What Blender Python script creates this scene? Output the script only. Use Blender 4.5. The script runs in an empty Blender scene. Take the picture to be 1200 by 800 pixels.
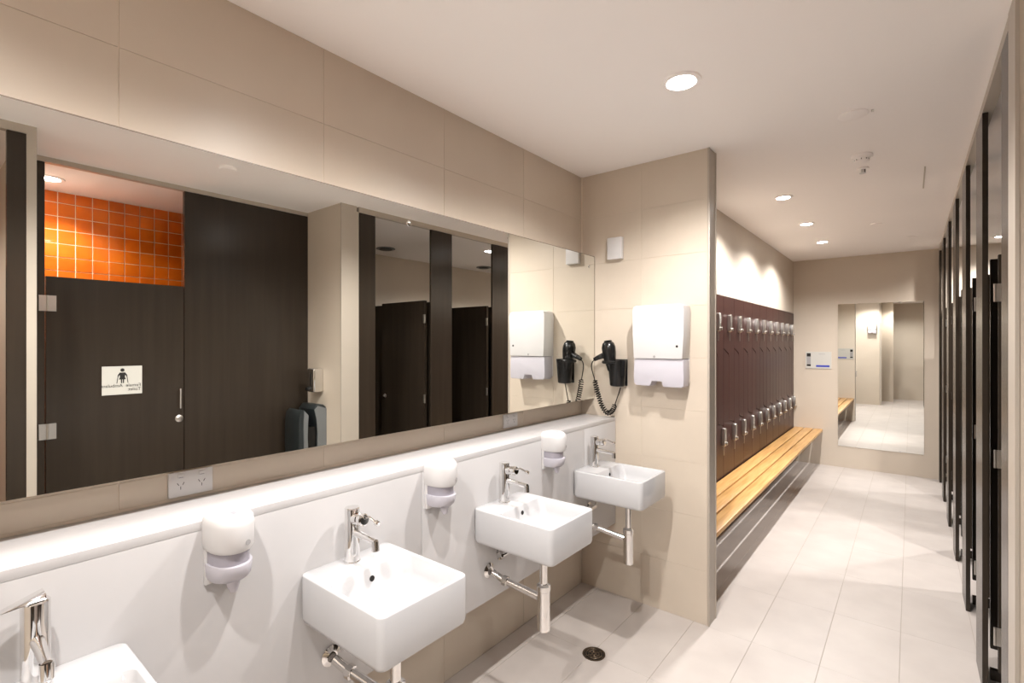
import bpy, bmesh, math, random
from mathutils import Vector, Matrix
PI = math.pi
random.seed(7)
S = bpy.context.scene
C = S.collection

# ------------------------------------------------------------------ camera
cam = bpy.data.cameras.new('camera'); camo = bpy.data.objects.new('camera', cam); C.objects.link(camo)
camo.location = (1.70, 0.0, 1.587)
camo.rotation_euler = (PI/2, 0, 0.6767)
cam.sensor_width = 36; cam.lens = 17.447; cam.shift_y = -(400-401.6)/1200*-1
cam.shift_y = 0.0013
cam.clip_start = 0.02
S.camera = camo
# ------------------------------------------------------------------ world, exposure
w = bpy.data.worlds.new('world'); S.world = w; w.use_nodes = True
w.node_tree.nodes['Background'].inputs[0].default_value = (1, .93, .85, 1)
w.node_tree.nodes['Background'].inputs[1].default_value = 0.0
S.view_settings.view_transform = 'Standard'
S.view_settings.look = 'None'
S.view_settings.gamma = 1
S.view_settings.exposure = 0.98
S.cycles.max_bounces = 16
S.cycles.diffuse_bounces = 10
S.cycles.glossy_bounces = 8
S.cycles.blur_glossy = 1.0
S.cycles.sample_clamp_indirect = 6
LIGHT_COL = (1.0, 0.96, 0.93)
DOWN_W = 52          # corridor and vanity downlights
CEIL = 2.68

# ------------------------------------------------------------------ materials
def mat(name, col, rough=.5, metal=0, spec=.5, trans=0, emit=0, coat=0, ior=1.45):
    m = bpy.data.materials.new(name); m.use_nodes = True
    b = m.node_tree.nodes['Principled BSDF']
    b.inputs['Base Color'].default_value = (*col, 1); b.inputs['Roughness'].default_value = rough
    b.inputs['Metallic'].default_value = metal; b.inputs['Specular IOR Level'].default_value = spec
    b.inputs['Transmission Weight'].default_value = trans; b.inputs['IOR'].default_value = ior
    b.inputs['Coat Weight'].default_value = coat
    if emit:
        b.inputs['Emission Color'].default_value = (*LIGHT_COL, 1); b.inputs['Emission Strength'].default_value = emit
    return m
def noisy(m, c1, c2, scale=4, stretch=(1, 1, 1), bump=0, bscale=60, detail=4, obj_random=0):
    nt = m.node_tree; b = nt.nodes['Principled BSDF']
    tc = nt.nodes.new('ShaderNodeTexCoord'); mp = nt.nodes.new('ShaderNodeMapping'); mp.inputs['Scale'].default_value = stretch
    geo = nt.nodes.new('ShaderNodeNewGeometry')
    n = nt.nodes.new('ShaderNodeTexNoise'); n.inputs['Scale'].default_value = scale; n.inputs['Detail'].default_value = detail
    nt.links.new(geo.outputs['Position'], mp.inputs['Vector']); nt.links.new(mp.outputs['Vector'], n.inputs['Vector'])
    r = nt.nodes.new('ShaderNodeValToRGB'); r.color_ramp.elements[0].color = (*c1, 1); r.color_ramp.elements[1].color = (*c2, 1)
    r.color_ramp.elements[0].position = .3; r.color_ramp.elements[1].position = .7
    nt.links.new(n.outputs['Fac'], r.inputs['Fac'])
    out = r.outputs['Color']
    if obj_random:
        oi = nt.nodes.new('ShaderNodeObjectInfo'); hs = nt.nodes.new('ShaderNodeHueSaturation')
        mr = nt.nodes.new('ShaderNodeMapRange'); mr.inputs['To Min'].default_value = 1-obj_random; mr.inputs['To Max'].default_value = 1+obj_random
        nt.links.new(oi.outputs['Random'], mr.inputs['Value']); nt.links.new(mr.outputs['Result'], hs.inputs['Value'])
        nt.links.new(out, hs.inputs['Color']); out = hs.outputs['Color']
    nt.links.new(out, b.inputs['Base Color'])
    if bump:
        n2 = nt.nodes.new('ShaderNodeTexNoise'); n2.inputs['Scale'].default_value = bscale
        nt.links.new(mp.outputs['Vector'], n2.inputs['Vector'])
        bp = nt.nodes.new('ShaderNodeBump'); bp.inputs['Strength'].default_value = bump; bp.inputs['Distance'].default_value = .002
        nt.links.new(n2.outputs['Fac'], bp.inputs['Height']); nt.links.new(bp.outputs['Normal'], b.inputs['Normal'])
    return m
M = {}
M['walltile'] = noisy(mat('beige_wall_tile', (.6, .5, .4), .38), (.56, .485, .40), (.595, .52, .43), 3, obj_random=.012, bump=.05)
M['wallgrout'] = mat('wall_grout', (.72, .64, .54), .8)
M['wallpaint'] = noisy(mat('beige_wall', (.6, .5, .4), .5), (.57, .495, .41), (.595, .52, .43), 2)
M['floortile'] = noisy(mat('floor_tile', (.7, .64, .58), .42), (.50, .455, .425), (.55, .505, .47), 5, obj_random=.02, bump=.05)
M['floorgrout'] = mat('floor_grout', (.42, .375, .33), .8)
M['ceiling'] = mat('ceiling_paint', (.97, .935, .92), .8)
M['white'] = mat('white_plastic', (.64, .63, .63), .3)
M['whitelam'] = mat('white_laminate', (.51, .50, .50), .28)
M['ceramic'] = mat('white_ceramic', (.52, .52, .53), .08, coat=.3)
M['chrome'] = mat('chrome', (.80, .79, .78), .06, metal=1)
M['steel'] = mat('brushed_steel', (.62, .60, .57), .28, metal=1)
M['silver'] = mat('silver_paint', (.17, .18, .185), .35, metal=.2)
M['alu'] = mat('powder_coated_trim', (.46, .41, .35), .35, metal=.15)
M['mirror'] = mat('mirror_glass', (.90, .91, .88), 0.0, metal=1)
M['mdf'] = mat('mirror_backing', (.42, .34, .26), .6)
M['dark'] = noisy(mat('dark_laminate', (.05, .04, .03), .26, spec=.4), (.026, .019, .0135), (.033, .0245, .0175), 22, (1, 1, .05), detail=3)
M['locker'] = noisy(mat('locker_laminate', (.07, .03, .02), .36, spec=.25), (.034, .012, .010), (.052, .019, .015), 18, (1, 1, .06), detail=3)
M['lockerbody'] = mat('locker_carcass', (.03, .015, .012), .5)
M['wood'] = noisy(mat('honey_wood', (.6, .3, .1), .32), (.56, .29, .09), (.76, .46, .18), 9, (6, .35, 6), detail=6, bump=.05)
M['black'] = mat('black_plastic', (.008, .008, .008), .22)
M['rubber'] = mat('black_rubber', (.008, .007, .006), .6, spec=.15)
M['hole'] = mat('dark_void', (.01, .008, .007), .7)
M['lilac'] = mat('translucent_plastic', (.66, .64, .70), .25, trans=.25)
M['lilacdark'] = mat('smoky_plastic', (.40, .38, .43), .22, trans=.15)
M['paper'] = mat('paper_towel', (.72, .64, .52), .9)
M['grey'] = mat('grey_plastic', (.018, .022, .023), .35)
M['bronze'] = mat('drain_brass', (.12, .085, .055), .35, metal=.7)
M['orange'] = noisy(mat('orange_mosaic', (.8, .2, .01), .16, coat=.3), (.54, .095, .004), (.68, .150, .008), 6, obj_random=.10)
M['ogrout'] = mat('pale_grout', (.80, .66, .48), .8)
M['lens'] = mat('lamp_lens', (1, 1, 1), .5, emit=35)
M['lensdim'] = mat('lamp_lens_dim', (1, 1, 1), .5, emit=25)
M['signwhite'] = mat('sign_white', (.56, .55, .51), .4)
M['ink'] = mat('sign_ink', (.015, .013, .012), .5)
M['inkgrey'] = mat('sign_grey', (.30, .30, .33), .5)
M['inkblue'] = mat('sign_blue', (.045, .06, .42), .4)
M['logogrey'] = mat('logo_grey', (.35, .34, .34), .4)

# ------------------------------------------------------------------ mesh helpers
class MB:
    def __init__(s): s.bm = bmesh.new()
    def box(s, x0, x1, y0, y1, z0, z1):
        v = [s.bm.verts.new(p) for p in ((x0,y0,z0),(x1,y0,z0),(x1,y1,z0),(x0,y1,z0),(x0,y0,z1),(x1,y0,z1),(x1,y1,z1),(x0,y1,z1))]
        for f in ((3,2,1,0),(4,5,6,7),(0,1,5,4),(1,2,6,5),(2,3,7,6),(3,0,4,7)): s.bm.faces.new([v[i] for i in f])
        return s
    def loft(s, loops, cap0=True, cap1=True, closed=True):
        rs = [[s.bm.verts.new(p) for p in l] for l in loops]
        n = len(rs[0])
        for a, b in zip(rs, rs[1:]):
            for i in range(n if closed else n-1):
                j = (i+1) % n
                s.bm.faces.new((a[i], a[j], b[j], b[i]))
        if cap0: s.bm.faces.new(rs[0][::-1])
        if cap1: s.bm.faces.new(rs[-1])
        return s
    def cyl(s, p0, p1, r0, r1=None, n=20):
        r1 = r0 if r1 is None else r1
        return s.tube([p0, p1], [r0, r1], n)
    def tube(s, pts, r, n=12, caps=True):
        pts = [Vector(p) for p in pts]
        rr = r if isinstance(r, (list, tuple)) else [r]*len(pts)
        loops = []; up = None
        for i, p in enumerate(pts):
            a = pts[max(i-1, 0)]; b = pts[min(i+1, len(pts)-1)]
            t = (b-a).normalized()
            if up is None:
                up = Vector((0,0,1)) if abs(t.z) < .9 else Vector((1,0,0))
            u = (up - t*up.dot(t))
            if u.length < 1e-5: u = t.orthogonal()
            u.normalize(); v = t.cross(u); up = u
            loops.append([p + (u*math.cos(2*PI*k/n) + v*math.sin(2*PI*k/n))*rr[i] for k in range(n)])
        return s.loft(loops, caps, caps)
    def lathe(s, o, axis, prof, n=28):
        """prof: (distance along axis, radius)"""
        ax = Vector(axis).normalized(); u = ax.orthogonal().normalized(); v = ax.cross(u); o = Vector(o)
        return s.loft([[o + ax*d + (u*math.cos(2*PI*k/n)+v*math.sin(2*PI*k/n))*max(r, 1e-4) for k in range(n)] for d, r in prof])
    def prism(s, poly, d0, d1, f):
        """poly of (a, b); f(a, b, d) -> xyz"""
        return s.loft([[f(a, b, d0) for a, b in poly], [f(a, b, d1) for a, b in poly]])
    def build(s, name, m, parent=None, smooth=False, bevel=0, seg=2, loc=None, kind=None, ang=35):
        bm = s.bm
        bmesh.ops.recalc_face_normals(bm, faces=bm.faces[:])
        if bevel:
            es = [e for e in bm.edges if len(e.link_faces) == 2 and e.calc_face_angle(0) > math.radians(50)]
            if es: bmesh.ops.bevel(bm, geom=es, offset=bevel, segments=seg, affect='EDGES', profile=.5, clamp_overlap=True)
        me = bpy.data.meshes.new(name); bm.to_mesh(me); bm.free()
        if smooth or bevel:
            for p in me.polygons: p.use_smooth = True
            try: me.set_sharp_from_angle(angle=math.radians(ang))
            except Exception: pass
        me.materials.append(m)
        o = bpy.data.objects.new(name, me); C.objects.link(o)
        if parent is not None: o.parent = parent
        if loc: o.location = loc
        if kind: o['kind'] = kind
        return o
def rrect(cx, cy, hx, hy, r, z, n=5):
    out = []
    for (sx, sy, a0) in ((1,1,0),(-1,1,PI/2),(-1,-1,PI),(1,-1,3*PI/2)):
        for k in range(n+1):
            a = a0 + PI/2*k/n
            out.append((cx+sx*(hx-r)+r*math.cos(a), cy+sy*(hy-r)+r*math.sin(a), z))
    return out
def thing(name, label, cat, loc=(0,0,0), group=None):
    o = bpy.data.objects.new(name, None); o.empty_display_size = .05; C.objects.link(o); o.location = loc
    o['label'] = label; o['category'] = cat
    if group: o['group'] = group
    return o
def tag(o, label, cat, group=None):
    o['label'] = label; o['category'] = cat
    if group: o['group'] = group
    return o
def dup(o, parent=None):
    c = o.copy(); C.objects.link(c)
    if parent is not None: c.parent = parent
    for ch in list(o.children):
        dup(ch, c)
    return c
def text_mesh(txt, size, m, name, parent=None, mtx=None, align='LEFT', depth=.0006):
    cu = bpy.data.curves.new(name, 'FONT'); cu.body = txt; cu.size = size; cu.align_x = align; cu.extrude = depth
    t = bpy.data.objects.new(name, cu); C.objects.link(t)
    dg = bpy.context.evaluated_depsgraph_get(); me = bpy.data.meshes.new_from_object(t.evaluated_get(dg))
    bpy.data.objects.remove(t); bpy.data.curves.remove(cu)
    me.materials.clear(); me.materials.append(m)
    me.transform(mtx)
    o = bpy.data.objects.new(name, me); C.objects.link(o)
    if parent is not None: o.parent = parent
    return o
def frame(o, right, up):
    """matrix placing text: local x -> right, local y -> up"""
    r = Vector(right).normalized(); u = Vector(up).normalized(); n = r.cross(u)
    m = Matrix((r, u, n)).transposed().to_4x4(); m.translation = Vector(o); return m

# tiles: mesh shared between tiles of the same size
_tm = {}
def tile(name, m, parent, origin, size, axis, th=.006, gap=.0022):
    """origin = low corner of the cell, size = (a, b) along the two in-plane axes, axis = normal ('+x', '-y', ...)"""
    gap = gap if isinstance(gap, tuple) else (gap, gap)
    key = (name, m.name, round(size[0], 4), round(size[1], 4), axis)
    if key not in _tm:
        a, b = size; g, h = gap[0]/2, gap[1]/2; bv = .0005
        q = lambda i: [(g+i, h+i), (a-g-i, h+i), (a-g-i, b-h-i), (g+i, b-h-i)]
        sgn = 1 if axis[0] == '+' else -1
        def P(u, v, d):
            d *= sgn
            return {'x': (d, u, v), 'y': (u, d, v), 'z': (u, v, d)}[axis[1]]
        mb = MB(); mb.loft([[P(u, v, -th) for u, v in q(0)], [P(u, v, -bv) for u, v in q(0)], [P(u, v, 0) for u, v in q(bv)]], cap0=False)
        o = mb.build(name, m, parent)
        _tm[key] = o.data
    else:
        o = bpy.data.objects.new(name, _tm[key]); C.objects.link(o); o.parent = parent
    o.location = origin
    return o
def cuts(a, b, joints):
    js = [a] + [j for j in sorted(joints) if a+.004 < j < b-.004] + [b]
    return list(zip(js, js[1:]))
def tiled(name, m, parent, axis, plane, ur, vr, uj, vj, gap=(.0022, .0010), off=None):
    for i, (v0, v1) in enumerate(cuts(*vr, vj)):
        for (u0, u1) in cuts(*ur, uj):
            org = {'x': (plane, u0, v0), 'y': (u0, plane, v0), 'z': (u0, v0, plane)}[axis[1]]
            tile(name, m, parent, org, (u1-u0, v1-v0), axis, gap=gap)
VJ = [.3*k for k in range(1, 9)]
YJ = [.387+.611*k for k in range(-4, 14)]

# ------------------------------------------------------------------ the setting
XR = 3.64; YB = 7.59; YR = -2.5
fl = MB().box(-.16, XR+.12, YR-.12, YB+.12, -.15, -.002).build('floor', M['floorgrout'], kind='structure')
FX = [.428-.3075+.3075*k for k in range(0, 12)]
FY = [2.85+.61*k for k in range(-9, 9)]
for (v0, v1) in cuts(YR, YB, FY):
    for (u0, u1) in cuts(0, XR, FX):
        if v1 < -.55 and u0 < 1.0: continue
        if u1 < .13 and v0 > 2.9: continue
        tile('tile', M['floortile'], fl, (u0, v0, 0), (u1-u0, v1-v0), '+z', gap=(.0024, .0006))
ce = MB().box(-.16, XR+.12, YR-.12, YB+.12, CEIL, CEIL+.12).build('ceiling', M['ceiling'], kind='structure')

wl = MB().box(-.14, -.0018, -.6, 2.856, 0, CEIL).build('wall_left', M['wallgrout'], kind='structure')
tiled('tile', M['walltile'], wl, '+x', 0, (-.6, 2.856), (2.1, CEIL), YJ, VJ)
tiled('tile', M['walltile'], wl, '+x', 0, (-.6, 2.856), (1.125, 1.26), YJ, VJ)
tiled('tile', M['walltile'], wl, '+x', 0, (-.6, 2.856), (0, .5), YJ, VJ)
MB().box(0, .006, 2.848, 2.856, 2.15, CEIL).build('corner_bead', M['wallgrout'], wl)

# partition between vanity and lockers
PX = .822; P0 = 2.856; P1 = 2.974
wp = MB().box(-.14, PX-.004, P0+.0018, P1, 0, CEIL).build('wall_partition', M['wallgrout'], kind='structure')
tiled('tile', M['walltile'], wp, '-y', P0, (0, PX-.010), (0, CEIL), [.421], VJ, gap=(.0012, .0008))
tr = MB().box(PX-.010, PX+.002, P0-.003, P0+.010, 0, CEIL).build('trim_1', M['alu'], kind='structure', bevel=.001)
MB().box(PX-.004, PX, P0+.010, P1, 0, CEIL).build('end_panel', M['alu'], wp)
tr2 = MB().box(PX-.004, PX+.003, P1-.012, P1+.002, 0, CEIL).build('trim_2', M['alu'], kind='structure')

wb = MB().box(-.14, XR+.12, YB, YB+.12, 0, CEIL).build('wall_back', M['wallpaint'], kind='structure')
wk = MB().box(-.14, .0, P1, YB, 0, CEIL).box(0, .467, P1, YB, 1.985, CEIL).build('wall_locker_side', M['wallpaint'], kind='structure')
wr = MB().box(XR, XR+.12, YR, YB, 0, CEIL).build('wall_right', M['wallpaint'], kind='structure')
wf = MB().box(-.14, XR+.12, YR-.12, YR, 0, CEIL).build('wall_rear', M['wallpaint'], kind='structure')
we = MB().box(-.14, 1.08, -.72, -.6, 0, CEIL).box(.96, 1.08, YR, -.72, 0, CEIL).build('wall_entry', M['wallpaint'], kind='structure')
wq = MB().box(1.08, 1.336, -1.82, -1.70, 0, CEIL).build('wall_pier', M['wallpaint'], kind='structure')
MB().box(1.085, 1.125, -.606, -.56, 0, 2.1).build('trim_3', M['alu'], kind='structure')
# short wall (blade) between ambulant cubicle and the cubicle row, and the thin one left of the alcove
SX = 1.955; AX = 2.452
B0 = 2.184; B1 = 2.321
bl = MB().box(SX+.004, XR, B0, B1, 0, CEIL).build('wall_blade', M['wallpaint'], kind='structure')
MB().box(SX-.002, SX+.008, B0-.003, B0+.006, 0, CEIL).build('trim_4', M['alu'], kind='structure')
MB().box(SX-.002, SX+.004, B0+.006, B1, 0, CEIL).build('end_panel', M['alu'], bl)
MB().box(SX+.003, SX+.03, B1, B1+.022, 0, CEIL-.04).build('trim_5', M['alu'], kind='structure')
al = MB().box(SX+.003, 3.30, .418, .453, 0, CEIL).build('wall_alcove', M['wallpaint'], kind='structure')
MB().box(SX-.001, SX+.002, .416, .4535, 0, CEIL).build('trim_9', M['alu'], kind='structure')
# header rails
MB().box(SX, SX+.04, B1+.022, YB, CEIL-.043, CEIL).build('trim_6', M['alu'], kind='structure')
MB().box(AX, AX+.04, .453, B0, CEIL-.03, CEIL).build('trim_7', M['alu'], kind='structure')
MB().box(SX, SX+.04, YR, .418, CEIL-.043, CEIL).build('trim_8', M['alu'], kind='structure')

# orange mosaic wall: the 300 tiles that show, rest joined
OX = 3.30
wo = MB().box(OX+.004, XR, -1.2, B0, 0, CEIL).build('wall_orange', M['ogrout'], kind='structure')
p = .0981
ys = [.74 + p*k for k in range(-7, 15)]; zs = [2.6-p*k for k in range(-1, 27)]
rest = MB(); cnt = 0
order = []
for k, z in enumerate(zs):
    for i, y in enumerate(ys):
        z0 = max(z-p, 0.0); z1 = min(z, CEIL) 
        if z0 >= z1-.01: continue
        y1 = min(y+p, B0)
        if y1-y < .01: continue
        if z0 > 1.75: order.append((0, y, z0, y1, z1))
        else: order.append((1, y, z0, y1, z1))
for (q, y, z0, y1, z1) in order:
    if q == 0 and cnt < 260:
        tile('tile', M['orange'], wo, (OX, y, z0), (y1-y, z1-z0), '-x', gap=.0055); cnt += 1
    else:
        g = .00275; rest.box(OX, OX+.004, y+g, y1-g, z0+g, z1-g)
rest.build('tile_field', M['orange'], wo, kind='stuff')

# ------------------------------------------------------------------ ceiling fittings
def downlight(x, y, label, grp, watts, lens='lens', r=.07, cone=152, blend=.62, lit=True):
    t = thing('downlight', label, 'ceiling light', (x, y, CEIL), grp)
    MB().lathe((0,0,0), (0,0,-1), [(-.0, r*.80), (.0, r*1.22), (.006, r*1.18), (.008, r*.92), (.002, r*.86)], 32).build('trim_ring', M['ceiling'], t, smooth=True)
    MB().lathe((0,0,0), (0,0,-1), [(.001, r*.85), (.006, r*.80), (.010, r*.6), (.012, .001)], 32).build('lens', M[lens], t, smooth=True)
    l = bpy.data.lights.new('lamp', 'SPOT'); l.energy = watts; l.color = LIGHT_COL
    l.spot_size = math.radians(cone); l.spot_blend = blend; l.shadow_soft_size = .025
    lo = bpy.data.objects.new('lamp', l); C.objects.link(lo); lo.parent = t; lo.location = (0,0,-.06)
    return t
G1 = 'round downlights in the ceiling'
downlight(.953, 2.06, 'large bright round downlight in ceiling just in front of the partition', G1, DOWN_W, r=.066)
downlight(.953, 1.00, 'round downlight above the second basin, overhead out of frame', G1, DOWN_W)
downlight(.953, -.06, 'round downlight above the nearest basin, overhead out of frame', G1, DOWN_W)
downlight(.955, 4.18, 'nearest of three small downlights over the locker bench', G1, DOWN_W, r=.052)
downlight(.955, 5.24, 'middle of three small downlights over the locker bench', G1, DOWN_W, r=.052)
downlight(.955, 6.28, 'farthest of three small downlights over the locker bench', G1, DOWN_W, r=.052)
downlight(1.60, -1.3, 'added fill downlight, unseen in the entry behind the camera', G1, DOWN_W)  # added out of view to raise the ambient light
downlight(2.40, 4.44, 'round downlight over the second grey cubicle, seen in the vanity mirror', G1, 50, 'lensdim')
downlight(2.44, 7.10, 'round downlight over the farthest cubicle', G1, 50, 'lensdim')
downlight(2.40, 5.75, 'round downlight over the fourth cubicle', G1, 50, 'lensdim')
downlight(2.95, .64, 'small downlight over orange tiled cubicle, seen in the mirror', G1, 24, 'lensdim', cone=144, blend=.6)
downlight(2.75, -.45, 'small downlight over the other orange tiled cubicle', G1, 24, 'lensdim', cone=144, blend=.6)

def disc(name, x, y, r, label, cat, m='ceiling', h=.008, grp=None):
    t = thing(name, label, cat, (x, y, CEIL), grp)
    MB().lathe((0,0,0), (0,0,-1), [(0, r*.95), (h*.6, r), (h, r*.9)], 32).build('cover', M[m], t, smooth=True)
    return t
t = disc('ceiling_speaker', 1.486, 2.875, .062, 'flat white round cover plate in ceiling nearest the smoke detector', 'ceiling plate')
MB().cyl((.075,.0,0), (.075,0,-.008), .006, n=12).build('latch', M['steel'], t)
t = disc('smoke_detector', 1.478, 3.535, .055, 'white smoke detector with slotted chamber on the corridor ceiling', 'smoke detector', h=.018)
MB().lathe((0,0,-.018), (0,0,-1), [(0, .04), (.004, .04), (.005, .032), (.013, .032), (.014, .038), (.02, .036), (.026, .018)], 28).build('chamber', M['ceiling'], t, smooth=True)
for k in range(8):
    a = k*PI/4; MB().box(-.002+.033*math.cos(a), .002+.033*math.cos(a), -.002+.033*math.sin(a), .002+.033*math.sin(a), -.031, -.024).build('slot', M['hole'], t)
t = disc('sprinkler', 1.466, 3.797, .034, 'small white sprinkler head just behind the smoke detector', 'sprinkler')
MB().cyl((0,0,-.008), (0,0,-.03), .008, n=12).lathe((0,0,-.03), (0,0,-1), [(0,.018),(.003,.018)], 16).build('deflector', M['white'], t)
MB().cyl((.012,0,-.008), (.012,0,-.028), .003, n=8).build('glass_bulb', M['hole'], t)
disc('ceiling_plate', 1.455, 5.643, .045, 'small white round plate on far ceiling left of the two', 'ceiling plate')
disc('ceiling_plate', 1.713, 6.553, .05, 'white round plate on far ceiling nearest the back wall', 'ceiling plate')
disc('ceiling_plate', 1.81, 1.302, .05, 'white round ceiling plate seen in the mirror above the dark panel', 'ceiling plate', h=.02)
for (x, y, l) in ((3.233, 3.565, 'round grey ceiling vent in the first grey cubicle, seen in mirror'), (3.304, 5.338, 'round grey ceiling vent in a further cubicle, seen in mirror')):
    t = disc('ceiling_vent', x, y, .11, l, 'vent', 'silver', h=.012, grp='cubicle ceiling vents')
    MB().lathe((0,0,-.012), (0,0,-1), [(0,.075),(.008,.07),(.01,.05)], 28).build('vent_core', M['grey'], t, smooth=True)
tag(MB().box(1.766, 1.774, 4.0, 4.55, CEIL-.003, CEIL).build('ceiling_slot', M['alu']), 'thin metal ceiling slot strip beside the cubicle fronts', 'slot')

# ------------------------------------------------------------------ vanity: shelf, apron, mirror
Y0 = -.6; VX = .247
t = thing('vanity_apron', 'long white laminate panel that carries the four basins', 'panel', (0, Y0, .45))
for (a, b) in cuts(Y0, P0-.003, [.05, 1.26, 2.47]):
    MB().box(VX-.018, VX, a+.001, b-.001, .45, 1.094).build('front_panel', M['whitelam'], t, bevel=.0012).location = (0, -Y0, -.45)
MB().box(0.002, VX-.019, Y0+.002, P0-.003, .45, .468).build('bottom_panel', M['whitelam'], t).location = (0, -Y0, -.45)
s = MB().box(.002, VX, Y0+.001, P0-.002, 1.0945, 1.119).build('vanity_shelf', M['whitelam'], bevel=.0012)
tag(s, 'narrow white shelf running under the wall mirror', 'shelf')

t = thing('wall_mirror', 'long frameless wall mirror above the white shelf', 'mirror', (0, Y0, 1.228))
MX = .097; MZ0 = 1.228; MZ1 = 2.145; off = (0, -Y0, -1.228)
MB().box(MX-.006, MX, Y0+.004, P0-.004, MZ0, MZ1).build('mirror_glass', M['mirror'], t).location = off
M['edge'] = mat('mirror_edge', (.16, .12, .09), .4)
MB().box(MX-.006, MX+.0006, Y0+.004, P0-.004, MZ1+.0002, MZ1+.0030).build('glass_edge', M['edge'], t).location = off
MB().box(MX-.006, MX+.0006, P0-.0038, P0-.0008, MZ0, MZ1).build('glass_edge', M['edge'], t).location = off
MB().box(.0, MX-.0065, Y0+.02, P0-.012, MZ0+.012, MZ1-.012).build('backing', M['mdf'], t).location = off
for y in (2.787, 1.32, -.15):
    for z in (2.075,):
        MB().lathe((MX, y, z), (1,0,0), [(0,.011),(.003,.010),(.005,.005)], 20).build('screw_cap', M['chrome'], t, smooth=True).location = off

# ------------------------------------------------------------------ basins, taps, traps
BD = [( .182, 'nearest white square basin, cut by the lower left corner'), (.935, 'white square basin in the foreground, second from the left'),
      (1.705, 'white square basin third from the left, chrome trap visible below'), (2.506, 'white square basin nearest the tiled partition')]
def make_basin(lab):
    t = thing('basin', lab, 'basin', (VX, 0, .737), 'wall hung basins')
    hx, hy, H = .2015, .161, .146
    cx = hx
    b = MB()
    L = [rrect(cx, 0, hx-.012, hy-.010, .02, .0), rrect(cx, 0, hx-.003, hy-.003, .022, .004), rrect(cx, 0, hx, hy, .022, .016),
         rrect(cx, 0, hx, hy, .022, H-.005), rrect(cx, 0, hx-.0015, hy-.0015, .021, H-.0015), rrect(cx, 0, hx-.005, hy-.005, .018, H)]
    # bowl: front part, tap deck behind
    bx = .262; bhx = .131; bhy = .147
    L += [rrect(bx, 0, bhx, bhy, .022, H), rrect(bx, 0, bhx-.002, bhy-.002, .022, H-.002),
          rrect(bx+.004, 0, bhx-.010, bhy-.008, .03, H-.05), rrect(bx+.008, 0, bhx-.022, bhy-.020, .035, H-.092),
          rrect(bx+.008, 0, bhx-.045, bhy-.045, .035, H-.104), rrect(bx+.008, 0, .03, .03, .02, H-.108)]
    b.loft(L).build('bowl', M['ceramic'], t, smooth=True, ang=50)
    o = MB().lathe((bx-bhx+.006, 0, H-.032), (1, 0, .14), [(0,.0115),(.0035,.0115),(.004,.010)], 20).build('overflow_ring', M['ceramic'], t, smooth=True)
    MB().lathe((bx-bhx+.0075, 0, H-.032), (1, 0, .14), [(0,.009),(.0035,.009)], 20).build('overflow_hole', M['hole'], t)
    MB().lathe((bx+.008, 0, H-.107), (0,0,1), [(0,.031),(.002,.031),(.003,.026),(.0015,.024)], 24).build('waste_ring', M['chrome'], t, smooth=True)
    return t
b0 = make_basin(BD[0][1]); b0.location.y = BD[0][0]
for y, l in BD[1:]:
    c = dup(b0); c.location.y = y; c['label'] = l

def make_tap(lab, flat=False):
    t = thing('mixer_tap', lab, 'tap', (.296, 0, .883), 'basin taps')
    MB().lathe((0,0,0), (0,0,1), [(0,.026),(.004,.026),(.006,.0235),(.172,.0235),(.175,.021)], 32).build('tap_body', M['chrome'], t, smooth=True)
    MB().tube([(.012,0,.098),(.06,0,.096),(.125,0,.092)], [.0125,.0105,.0095], 16).build('spout', M['chrome'], t, smooth=True)
    MB().cyl((.122,0,.096), (.124,0,.066), .0115, .0115, 18).build('nozzle', M['chrome'], t, smooth=True)
    MB().cyl((.124,0,.067), (.124,0,.0655), .008, .008, 14).build('aerator', M['hole'], t)
    if flat:
        MB().loft([[(-.020,-.018,.176),(.020,-.018,.176),(.022,.014,.177),(-.022,.014,.177)], [(-.014,-.062,.166),(.008,-.062,.166),(.020,.014,.190),(-.020,.014,.190)]]).build('lever', M['chrome'], t, bevel=.003)
    else:
        MB().lathe((.018,0,.142), (1,0,.12), [(0,.0185),(.022,.0185),(.024,.016),(.030,.016),(.032,.0195),(.046,.0195),(.050,.015)], 28).build('cartridge', M['chrome'], t, smooth=True)
        MB().tube([(.058,0,.150),(.085,.004,.160),(.118,.008,.148)], [.0045,.004,.004], 10).lathe((.112,.007,.150), (1,.1,-.3), [(0,.006),(.003,.0085),(.013,.0085),(.016,.006)], 16).build('lever', M['chrome'], t, smooth=True)
    return t
TL = ['chrome mixer tap with lever turned sideways on nearest basin', 'chrome pillar tap on the foreground basin, second from left', 'chrome pillar tap on the third basin from the left', 'chrome pillar tap on the basin nearest the partition']
t0 = make_tap(TL[0], True); t0.location.y = .182
t1 = make_tap(TL[1]); t1.location.y = .925
for y, l in ((1.695, TL[2]), (2.496, TL[3])):
    c = dup(t1); c.location.y = y; c['label'] = l

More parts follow.
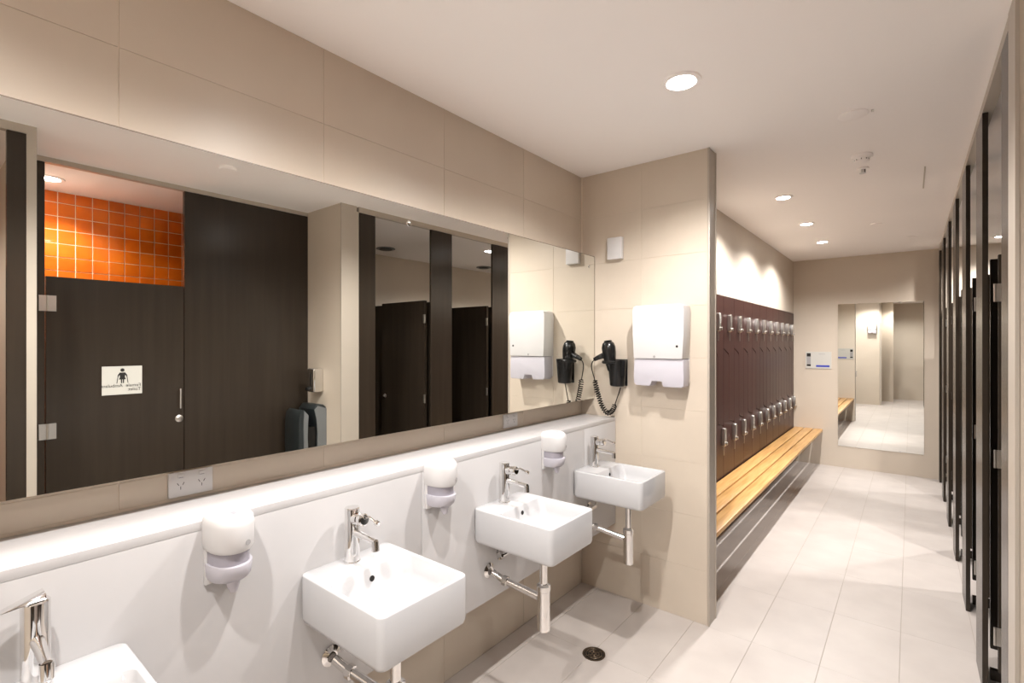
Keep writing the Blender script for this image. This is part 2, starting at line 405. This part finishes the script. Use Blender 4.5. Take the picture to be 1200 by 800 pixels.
def make_trap(lab):
    t = thing('bottle_trap', lab, 'waste pipe', (.504, 0, .387), 'chrome bottle traps under the basins')
    MB().cyl((0,0,.19), (0,0,.35), .0165, n=20).build('tailpiece', M['chrome'], t, smooth=True)
    MB().lathe((0,0,0), (0,0,1), [(0,.024),(.004,.027),(.165,.027),(.168,.0295),(.188,.0295),(.190,.026),(.196,.02)], 28).build('bottle', M['chrome'], t, smooth=True)
    MB().tube([(-.026,-.004,.135),(-.19,-.042,.172),(-.235,-.055,.192)], [.0155,.0155,.0155], 18).build('outlet_pipe', M['chrome'], t, smooth=True)
    MB().lathe((-.165,-.036,.166), (-1,-.25,.22), [(0,.0165),(.002,.022),(.022,.022),(.024,.018)], 8).build('coupling_nut', M['chrome'], t)
    MB().lathe((-.0205-.236+.0005,-.057,.197), (1,0,0), [(0,.033),(.003,.033),(.009,.022),(.012,.018)], 28).build('wall_flange', M['chrome'], t, smooth=True)
    return t
tr0 = make_trap('chrome bottle trap under the foreground basin, mostly cropped'); tr0.location.y = .935
for y, l in ((1.70, 'tall chrome bottle trap under the third basin from left'), (2.50, 'chrome bottle trap under the basin beside the partition'), (.182, 'chrome bottle trap under the nearest basin, out of frame')):
    c = dup(tr0); c.location.y = y; c['label'] = l
def make_valve(lab):
    t = thing('stop_valve', lab, 'valve', (VX, 0, .640), 'stop valves under the basins')
    MB().lathe((0,0,0), (1,0,0), [(0,.026),(.003,.026),(.008,.014),(.030,.012)], 24).build('wall_flange', M['chrome'], t, smooth=True)
    MB().cyl((.03,-.022,0), (.03,.022,0), .011, n=14).build('valve_body', M['chrome'], t, smooth=True)
    MB().lathe((.03,-.022,0), (0,-1,0), [(0,.008),(.006,.008),(.007,.017),(.018,.016)], 8).build('handle', M['chrome'], t)
    MB().tube([(.03,.018,.0),(.034,.03,.03),(.045,.04,.055),(.05,.042,.085)], .006, 10).build('hose', M['steel'], t, smooth=True)
    return t
v0 = make_valve('small chrome stop valve under the foreground basin'); v0.location.y = .955
for y, l in ((1.720, 'small chrome stop valve behind the tall bottle trap'), (2.52, 'small chrome stop valve under the basin beside the partition')):
    c = dup(v0); c.location.y = y; c['label'] = l

# ------------------------------------------------------------------ soap dispensers on the apron
def dome(hy, d, z, n=14, back=0.0):
    """half oval outline, flat at the wall"""
    pts = [(back, -hy, z)]
    for k in range(n+1):
        a = -PI/2 + PI*k/n
        pts.append((back + .012 + (d-.012)*max(0, math.cos(a))**.7, hy*math.sin(a), z))
    pts.append((back, hy, z))
    return pts
def make_soap(lab):
    t = thing('soap_dispenser', lab, 'soap dispenser', (VX, 0, .93), 'white soap dispensers on the apron')
    MB().box(0, .012, -.052, .052, .02, .20).build('back_plate', M['white'], t, bevel=.003)
    MB().loft([dome(.050, .098, .112), dome(.055, .104, .122), dome(.056, .106, .180), dome(.054, .102, .196), dome(.047, .090, .205), dome(.035, .07, .208)]).build('cover', M['white'], t, smooth=True, ang=50)
    MB().loft([dome(.046, .080, .034), dome(.050, .092, .045), dome(.052, .100, .074), dome(.0515, .099, .078)]).build('push_bar', M['lilac'], t, smooth=True, ang=50)
    MB().loft([dome(.047, .088, .074), dome(.047, .088, .114)]).build('window', M['lilacdark'], t, smooth=True)
    MB().tube([(.055,0,.036),(.055,0,.016),(.060,0,.0)], [.018,.015,.008], 14).build('nozzle', M['lilac'], t, smooth=True)
    MB().box(.045, .070, -.006, .006, .2065, .2085).build('keyhole', M['inkgrey'], t)
    MB().lathe((.101, .018, .136), (1,.2,0), [(0,.007),(.0015,.007)], 14).build('badge', M['logogrey'], t)
    return t
s0 = make_soap('white soap dispenser between the nearest two basins, largest in view'); s0.location.y = .562
for y, l in ((1.325, 'white soap dispenser between the second and third basins'), (2.10, 'white soap dispenser beside the farthest basin')):
    c = dup(s0); c.location.y = y; c['label'] = l

# ------------------------------------------------------------------ power outlets under the mirror
def outlet(y, lab, double=True):
    t = thing('power_outlet', lab, 'power outlet', (0, y, 1.13), 'power outlets under the mirror')
    MB().box(.0005, .010, 0, .118, 0, .074).build('plate', M['white'], t, bevel=.002)
    for cy in (.031, .087):
        MB().box(.0098, .013, cy-.008, cy+.008, .056, .068).build('rocker', M['white'], t, bevel=.001)
        MB().box(.013, .0135, cy-.006, cy+.006, .0565, .0585).build('rocker_mark', M['inkgrey'], t)
        for (dy, dz, r) in ((-.007, .038, .5), (.007, .038, -.5), (0, .026, 0)):
            c_, s_ = math.cos(r), math.sin(r)
            pl = [(-.0008, -.0045), (.0008, -.0045), (.0008, .0045), (-.0008, .0045)]
            MB().prism([(a*c_-b*s_, a*s_+b*c_) for a, b in pl], .0098, .0104, lambda a, b, d: (d, cy+dy+a, dz+b)).build('pin_slot', M['ink'], t)
    return t
outlet(.502, 'white double power outlet under mirror above nearest soap dispenser')
outlet(2.036, 'white power outlet under mirror near the partition end')

# ------------------------------------------------------------------ on the partition
t = thing('towel_dispenser', 'white paper towel dispenser with clear lower tray on partition', 'towel dispenser', (.5675, P0-.001, 1.335), 'paper towel dispensers')
def td(t, sgn=-1):
    F = lambda a, b, d: (a, sgn*d, b)
    body = [(-.145,.160),(.145,.160),(.152,.30),(.154,.44),(.147,.462),(.13,.47),(-.13,.47),(-.147,.462),(-.154,.44),(-.152,.30)]
    MB().prism(body, .002, .118, F).build('cover', M['white'], t, bevel=.006)
    MB().box(-.146, .146, min(0, sgn*.012), max(0, sgn*.012), .02, .45).build('back_plate', M['white'], t)
    tray = [(-.146,.158),(.146,.158),(.150,.06),(.148,.008),(.135,0),(.035,0),(.026,.010),(.022,.030),(-.038,.030),(-.044,.010),(-.052,0),(-.135,.004),(-.147,.018),(-.149,.06)]
    MB().prism(tray, .014, .108, F).build('tray', M['lilac'], t, bevel=.004)
    MB().prism([(-.125,.02),(.125,.02),(.125,.15),(-.125,.15)], .012, .013, F).build('liner', M['paper'], t)
    MB().lathe((.115, sgn*.118, .232), (0,sgn,0), [(0,.0065),(.0015,.0065)], 16).build('lock', M['ink'], t)
    MB().lathe((-.018, sgn*.118, .172), (0,sgn,0), [(0,.007),(.0015,.006)], 16).build('badge', M['logogrey'], t)
td(t)
t = thing('towel_dispenser', 'small white dispenser high on the entry wall, seen in far mirror', 'towel dispenser', (.93, -.599, 1.83), None)
td(t, 1); t.scale = (.58, .8, .58)

s = MB().box(.202, .302, P0-.032, P0-.001, 2.112, 2.248).build('sensor_box', M['white'], bevel=.004)
tag(s, 'small white sensor box high on the partition', 'sensor')

# hair dryer and its holder
t = thing('dryer_holder', 'black wall holder cup gripping the hair dryer', 'holder', (.285, P0-.001, 1.32))
MB().box(-.035, .045, -.012, 0, -.0, .165).build('back_plate', M['black'], t, bevel=.003)
def oval(cx, cy, rx, ry, z, n=24): return [(cx+rx*math.cos(2*PI*k/n), cy+ry*math.sin(2*PI*k/n), z) for k in range(n)]
MB().loft([oval(.004,-.060,.042,.036,0), oval(.004,-.060,.047,.042,.008), oval(.003,-.062,.056,.048,.128), oval(.003,-.062,.060,.050,.16), oval(.003,-.062,.053,.044,.158), oval(.004,-.060,.042,.036,.03)]).build('cup', M['black'], t, smooth=True, ang=60)
ring = [(-.030+.048*math.cos(a), -.075+.044*math.sin(a), .148) for a in [2*PI*k/24 for k in range(25)]]
MB().tube(ring, .011, 10, caps=False).build('ring', M['black'], t, smooth=True)
MB().box(.015, .030, -.055, -.045, -.008, .004).build('cable_gland', M['steel'], t)

t = thing('hair_dryer', 'black hair dryer with coiled cord hanging on the partition', 'hair dryer', (.245, P0-.082, 1.49))
MB().lathe((.012,0,-.075), (-.12,0,1), [(0,.020),(.03,.026),(.07,.037),(.11,.042),(.145,.043),(.17,.036),(.185,.020),(.189,.001)], 28).build('barrel', M['black'], t, smooth=True)
MB().lathe((-.0105,0,.108), (-.12,0,1), [(0,.026),(.003,.024),(.004,.001)], 24).build('intake_grille', M['rubber'], t, smooth=True)
MB().tube([(-.005,0,.028),(-.04,-.004,.018),(-.075,-.008,.004),(-.100,-.010,-.008)], [.020,.018,.015,.012], 16).build('handle', M['black'], t, smooth=True)
MB().box(-.062, -.044, -.024, -.018, .004, .018).build('switch', M['grey'], t, bevel=.001)
ox, oy, oz = .245, P0-.082, 1.49
raw = [(.147,2.764,1.482),(.131,2.762,1.462),(.126,2.762,1.434),(.133,2.765,1.40),(.145,2.77,1.353)]
coil = [(.145,2.77,1.353),(.155,2.775,1.30),(.17,2.78,1.246),(.19,2.785,1.19),(.224,2.79,1.150),(.252,2.80,1.165),(.268,2.805,1.205)]
tail = [(.268,2.805,1.205),(.285,2.812,1.26),(.303,2.818,1.321)]
def smoothp(P, n):
    P = [Vector(q) for q in P]; out = []
    for i in range(len(P)-1):
        a = P[max(i-1,0)]; b = P[i]; c = P[i+1]; d = P[min(i+2, len(P)-1)]
        for k in range(n):
            s_ = k/n
            out.append(.5*((2*b)+(c-a)*s_+(2*a-5*b+4*c-d)*s_*s_+(3*b-a-3*c+d)*s_**3))
    out.append(P[-1]); return out
path = smoothp(raw, 5)[:-1]
cc = smoothp(coil, 60); turns = 24; N = len(cc)
for i, q in enumerate(cc):
    tt = (cc[min(i+1,N-1)]-cc[max(i-1,0)]).normalized(); u = tt.cross(Vector((0,1,0))).normalized(); v = tt.cross(u)
    a = 2*PI*turns*i/N; env = min(1, i/12, (N-1-i)/12)
    path.append(q+(u*math.cos(a)+v*math.sin(a))*.0135*env)
path += smoothp(tail, 6)[1:]
MB().tube([q-Vector((ox,oy,oz)) for q in path], .0034, 6).build('cord', M['rubber'], t, smooth=True)

# ------------------------------------------------------------------ floor drain
t = thing('floor_drain', 'round metal floor drain grate below the far basins', 'drain', (.44, 2.236, 0), None)
MB().lathe((0,0,0), (0,0,1), [(-.003,.058),(.002,.058),(.003,.054),(.0015,.050),(-.002,.050)], 32).build('rim', M['bronze'], t, smooth=True)
MB().lathe((0,0,0), (0,0,1), [(-.003,.050),(.0,.050),(.0005,.049)], 32).build('well', M['hole'], t)
for r in (.012, .026, .040):
    MB().tube([(r*math.cos(2*PI*k/28), r*math.sin(2*PI*k/28), .0015) for k in range(29)], .0028, 6, caps=False).build('grate_ring', M['bronze'], t, smooth=True)
for k in range(6):
    a = k*PI/3; MB().cyl((.006*math.cos(a), .006*math.sin(a), .0015), (.052*math.cos(a), .052*math.sin(a), .0015), .0024, n=6).build('spoke', M['bronze'], t)

# ------------------------------------------------------------------ lockers
LW = .3215; LX = .472; LZ0 = .10; LZ1 = 1.98
t = thing('locker_column', '', 'locker', (0, 0, 0), 'locker columns with Z shaped doors')
MB().box(.002, LX-.018, .001, LW-.001, LZ0, LZ1).build('carcass', M['lockerbody'], t)
MB().box(.002, LX-.05, .001, LW-.001, 0, LZ0).build('plinth', M['lockerbody'], t)
g = .0018; ym = LW/2
up = [(g, LZ1-g), (g, 1.535), (.03, 1.535), (ym+g-.02, 1.498), (ym+g, 1.47), (ym+g, .955), (ym+.02, .92), (LW-.03, .893), (LW-g, .893), (LW-g, LZ1-g)]
lo = [(g, 1.527), (.03, 1.527), (ym-g-.02, 1.490), (ym-g, 1.465), (ym-g, .95), (ym+.016, .912), (LW-.03, .885), (LW-g, .885), (LW-g, LZ0+g), (g, LZ0+g)]
FF = lambda a, b, d: (d, a, b)
def lock(par, y, z):
    l = MB().prism([(-.026,-.066),(-.020,-.074),(.020,-.074),(.026,-.066),(.026,.060),(.018,.074),(-.018,.074),(-.026,.060)], 0, .028, lambda a, b, d: (LX+d, y+a, z+b)).cyl((LX+.02, y+.006, z-.052), (LX+.042, y+.006, z-.052), .013, n=16)
    for k in range(6): l.box(LX+.028, LX+.0315, y-.006, y+.013, z-.025+k*.014, z-.017+k*.014)
    l = l.build('lock', M['steel'], par, bevel=.002, seg=1)
    MB().box(LX+.012, LX+.016, y-.006, y+.004, z-.152, z-.078).build('key_tag', M['steel'], par)
d = MB().prism(up, LX-.017, LX, FF).build('upper_door', M['locker'], t, bevel=.0015, seg=1); lock(d, .135, 1.755)
d = MB().prism(lo, LX-.017, LX, FF).build('lower_door', M['locker'], t, bevel=.0015, seg=1); lock(d, .285, .80)
names = ['locker column touching the back wall', 'second locker column from the back wall', 'third locker column from the back wall', 'fourth locker column from the back wall', 'fifth locker column from the back wall', 'sixth locker column from the back wall', 'seventh locker column from the back wall', 'eighth locker column from the back wall', 'ninth locker column from the back wall', 'tenth locker column from the back wall, near the partition edge', 'eleventh locker column from back wall, first visible past partition edge', 'locker column just hidden behind the partition edge', 'locker column hidden second behind the partition edge']
for k, l in enumerate(names):
    c = t if k == 0 else dup(t)
    c.location.y = YB-.002-LW*(k+1); c['label'] = 'dark red brown ' + l
yl = YB-.002-LW*len(names)
tag(MB().box(.002, LX-.004, P1+.002, yl-.002, 0, LZ1).build('filler_panel', M['locker']), 'plain dark brown filler panel behind the partition', 'panel')

# ------------------------------------------------------------------ bench
t = thing('slatted_bench', 'long honey wood slatted bench in front of the lockers', 'bench', (.64, P1, 0))
def bb(x0, x1, z0, z1, nm, m, bv=.003, y0=P1+.004, y1=YB-.004):
    o = MB().box(x0, x1, y0, y1, z0, z1).build(nm, M[m], t, bevel=bv); o.location = (-.64, -P1, 0); return o
bb(.482, .589, .432, .462, 'slat', 'wood'); bb(.602, .696, .432, .462, 'slat', 'wood'); bb(.709, .805, .432, .462, 'slat', 'wood')
for k in range(4):
    y = P1+.5+k*1.25
    o = MB().box(.475, .785, y-.02, y+.02, .414, .431).build('bracket', M['lockerbody'], t); o.location = (-.64, -P1, 0)
    o = MB().box(.4745, .482, y-.02, y+.02, .22, .413).build('bracket_leg', M['lockerbody'], t); o.location = (-.64, -P1, 0)

# ------------------------------------------------------------------ back wall
t = thing('wall_mirror', 'tall frameless mirror on the far back wall', 'mirror', (1.399, YB, .27))
MB().box(-.425, .425, -.006, -.0005, 0, 1.81).build('mirror_glass', M['mirror'], t)
for x in (-.2, .2):
    for z in (-.004, 1.80):
        MB().box(x-.012, x+.012, -.009, -.0062, z, z+.014).build('clip', M['chrome'], t)
def wsign(x, y, sgn, lab):
    t = thing('wall_sign', lab, 'sign', (x, y, 1.25), None)
    f = lambda a: a*sgn
    def bx(a0, a1, z0, z1, d0, d1, nm, m):
        xs = sorted((f(a0), f(a1))); ys = sorted((-sgn*d0, -sgn*d1))
        MB().box(xs[0], xs[1], ys[0], ys[1], z0, z1).build(nm, M[m], t)
    bx(0, .29, 0, .22, 0, .008, 'plate', 'signwhite')
    bx(.014, .060, .155, .200, .0082, .009, 'picture', 'ink')
    bx(.014, .060, .060, .150, .0082, .009, 'picture', 'logogrey')
    bx(.014, .060, .030, .055, .0082, .009, 'picture', 'ink')
    bx(.120, .270, .022, .045, .0082, .009, 'blue_stripe', 'inkblue')
    bx(.150, .220, .188, .192, .0082, .009, 'text_line', 'inkgrey')
    return t
wsign(.612, YB-.0005, 1, 'white notice with photos and blue stripe on the back wall')
wsign(.80, P1+.0005, -1, 'white notice on rear side of the partition, seen in far mirror')

# ------------------------------------------------------------------ cubicle row on the right
PL = [3.111, 3.976, 4.84, 5.705, 6.57, 7.435]
PW = .27; DT = .032
def hinge(par, x, y, z, nm='hinge'):
    MB().box(x-.030, x+.030, y-.006, y+.0, z-.04, z+.04).cyl((x, y-.006, z-.04), (x, y-.006, z+.04), .007, n=12).build(nm, M['steel'], par)
ordn = ['first', 'second', 'third', 'fourth', 'fifth', 'farthest']
def cubicle(k, y0):
    """pilaster whose leading edge is y0, door hung on it and standing open inward, side panel behind it"""
    t = thing('toilet_cubicle', 'dark laminate toilet cubicle, %s in the corridor row, door open inward' % ordn[k], 'toilet cubicle', (SX, y0, 0), 'dark toilet cubicles along the corridor')
    w = min(PW, YB-.003-y0)
    MB().box(.0, .020, 0, w, .0, CEIL-.045).build('pilaster', M['dark'], t, bevel=.001, seg=1)
    sy = w/2 if w > .2 else w-.03
    MB().box(.038, XR-SX-.004, sy-.016, sy+.016, .15, 1.98).build('side_panel', M['dark'], t, bevel=.001, seg=1)
    MB().box(.038, XR-SX-.004, sy-.012, sy+.012, .0, .05).build('base_rail', M['dark'], t)
    d = MB().box(.050, .690, -.036, -.004, .12, 1.98).build('door', M['dark'], t, bevel=.001, seg=1)
    for z in (1.81, 1.07, .28):
        MB().box(.034, .060, -.042, -.0365, z-.040, z+.040).cyl((.038, -.040, z-.040), (.038, -.040, z+.040), .005, n=10).build('hinge', M['steel'], d)
    MB().lathe((.633, -.036, 1.06), (0,-1,0), [(0,.022),(.004,.022),(.006,.016),(.02,.012)], 20).build('lock_knob', M['chrome'], d, smooth=True)
    return t
for k, y in enumerate(PL): cubicle(k, y)
o = MB().box(SX, SX+.036, B1+.024, 2.50, 0, CEIL-.045).build('end_pilaster', M['dark'], bevel=.001, seg=1)
tag(o, 'narrow dark full height pilaster beside the beige blade wall', 'pilaster')

# left group (its mirror image shows at the far left)
t = thing('shower_cubicle', 'dark cubicle front beside orange tiles, far left in the mirror', 'cubicle', (SX, .346, 0))
MB().box(0, .036, 0, .070, 0, CEIL-.045).build('pilaster', M['dark'], t, bevel=.001, seg=1)
d = MB().box(.05, .65, -.056, -.024, .12, 1.98).build('door', M['dark'], t, bevel=.001, seg=1)
for z in (1.81, 1.07, .28):
    MB().box(.025, .070, -.060, -.0565, z-.045, z+.045).cyl((.044, -.058, z-.045), (.044, -.058, z+.045), .006, n=10).build('hinge', M['steel'], d)
MB().box(0, .036, -1.6, -.62, 0, CEIL-.045).build('pilaster', M['dark'], t, bevel=.001, seg=1)
MB().box(.036, OX-SX, -1.56, -1.53, .1, 2.0).build('side_panel', M['dark'], t)

# ambulant cubicle in the alcove
t = thing('ambulant_cubicle', 'wide dark cubicle front with closed door, orange tiles behind, in mirror', 'toilet cubicle', (AX, .453, 0))
def ab(x0, x1, y0, y1, z0, z1, nm, m='dark', par=None, bv=.001):
    o = MB().box(x0, x1, y0, y1, z0, z1).build(nm, M[m], par or t, bevel=bv, seg=1); o.location = (0, -.453, 0) if par is None else (0,0,0); return o
ab(0, .036, .518, .553, 0, CEIL-.032, 'post')
ab(.0, .036, .455, .517, 0, CEIL-.032, 'channel', 'wallpaint')
ab(0, .036, 1.272, B0-.002, 0, CEIL-.032, 'fixed_panel')
d = ab(.002, .036, .558, 1.268, .12, 1.98, 'door')
for z in (1.82, 1.065):
    MB().box(-.006, 0.0015, .527, .562, z-.046, z+.046).box(-.006, .0015, .566, .603, z-.046, z+.046).cyl((-.006,.564,z-.046), (-.006,.564,z+.046), .006, n=12).build('hinge', M['steel'], d)
MB().cyl((-.028,1.239,1.135), (-.028,1.239,1.272), .006, n=12).cyl((-.028,1.239,1.15), (.002,1.239,1.15), .004, n=10).cyl((-.028,1.239,1.257), (.002,1.239,1.257), .004, n=10).build('handle', M['chrome'], d, smooth=True)
MB().lathe((.002,1.239,1.063), (-1,0,0), [(0,.024),(.004,.024),(.006,.02),(.012,.012)], 24).build('lock_indicator', M['steel'], d, smooth=True)

t = thing('door_sign', 'white door sign reading Female Ambulant Toilet with crutches pictogram', 'sign', (AX-.001, .92, 1.346))
MB().prism([(-.105,-.091),(.105,-.091),(.105,.091),(-.105,.091)], 0, -.003, FF).build('sign_plate', M['signwhite'], t, bevel=.001, seg=1)
text_mesh('Female  Ambulant', .0285, M['ink'], 'lettering', t, frame((-.0033, .098, -.042), (0,-1,0), (0,0,1)))
text_mesh('Toilet', .0285, M['ink'], 'lettering', t, frame((-.0033, .098, -.068), (0,-1,0), (0,0,1)))
pg = MB()
pg.prism([(.0+.011*math.cos(a), .066+.011*math.sin(a)) for a in [2*PI*k/16 for k in range(16)]], -.003, -.0038, FF)
pg.prism([(-.016,.050),(.016,.050),(.013,.020),(.019,.006),(-.019,.006),(-.013,.020)], -.003, -.0038, FF)
for s_ in (1, -1):
    pg.prism([(s_*.002,.006),(s_*.009,.006),(s_*.008,-.018),(s_*.002,-.018)], -.003, -.0038, FF)
    pg.prism([(s_*.014,.050),(s_*.024,.036),(s_*.026,.024),(s_*.021,.024),(s_*.013,.038)], -.003, -.0038, FF)
    pg.prism([(s_*.020,.034),(s_*.024,.034),(s_*.031,-.018),(s_*.027,-.018)], -.003, -.0038, FF)
pg.build('pictogram', M['ink'], t)

# on the blade wall: metal soap dispenser and hands-in dryer
t = thing('soap_dispenser', 'small brushed steel soap dispenser on side of beige blade wall', 'soap dispenser', (2.26, B0-.001, 1.19))
MB().box(-.05, .05, -.085, 0, 0, .19).build('body', M['chrome'], t, bevel=.012, seg=4)
MB().box(-.008, .008, -.0865, -.085, .05, .15).build('level_window', M['ink'], t)
MB().lathe((.030,-.085,.025), (0,-1,0), [(0,.016),(.02,.014)], 16).build('push_button', M['black'], t, smooth=True)
t = thing('hand_dryer', 'grey hands-in hand dryer below the steel soap dispenser, in mirror', 'hand dryer', (2.165, B0-.001, .42))
FX2 = lambda a, b, d: (d, -a*.80, b)
backp = [(0,0),(.10,0),(.12,.10),(.112,.24),(.098,.36),(.096,.46),(.106,.56),(.132,.64),(.10,.675),(.03,.672),(0,.65)]
frontp = [(.10,0),(.20,.03),(.26,.14),(.285,.35),(.28,.56),(.268,.62),(.235,.645),(.190,.60),(.196,.52),(.199,.42),(.19,.30),(.15,.20),(.115,.12)]
MB().prism(backp, .008, .232, FX2).build('back_shell', M['grey'], t, bevel=.004)
MB().prism(frontp, .008, .232, FX2).build('front_shell', M['grey'], t, bevel=.004)
MB().prism([(.10,.16),(.15,.20),(.20,.30),(.205,.50),(.09,.50),(.09,.34)], .02, .22, FX2).build('slot_lining', M['black'], t)
crb = [(0,.02),(.10,.02),(.12,.10),(.112,.24),(.098,.36),(.096,.46),(.106,.56),(.128,.635),(.09,.665),(0,.64)]
crf = [(.155,.20),(.192,.30),(.200,.42),(.197,.52),(.192,.60),(.235,.640),(.240,.50),(.238,.36),(.215,.22)]
for e0, e1 in ((0, .008), (.232, .24)):
    MB().prism(crb, e0, e1, FX2).build('side_cap', M['silver'], t); MB().prism(crf, e0, e1, FX2).build('side_cap', M['silver'], t)
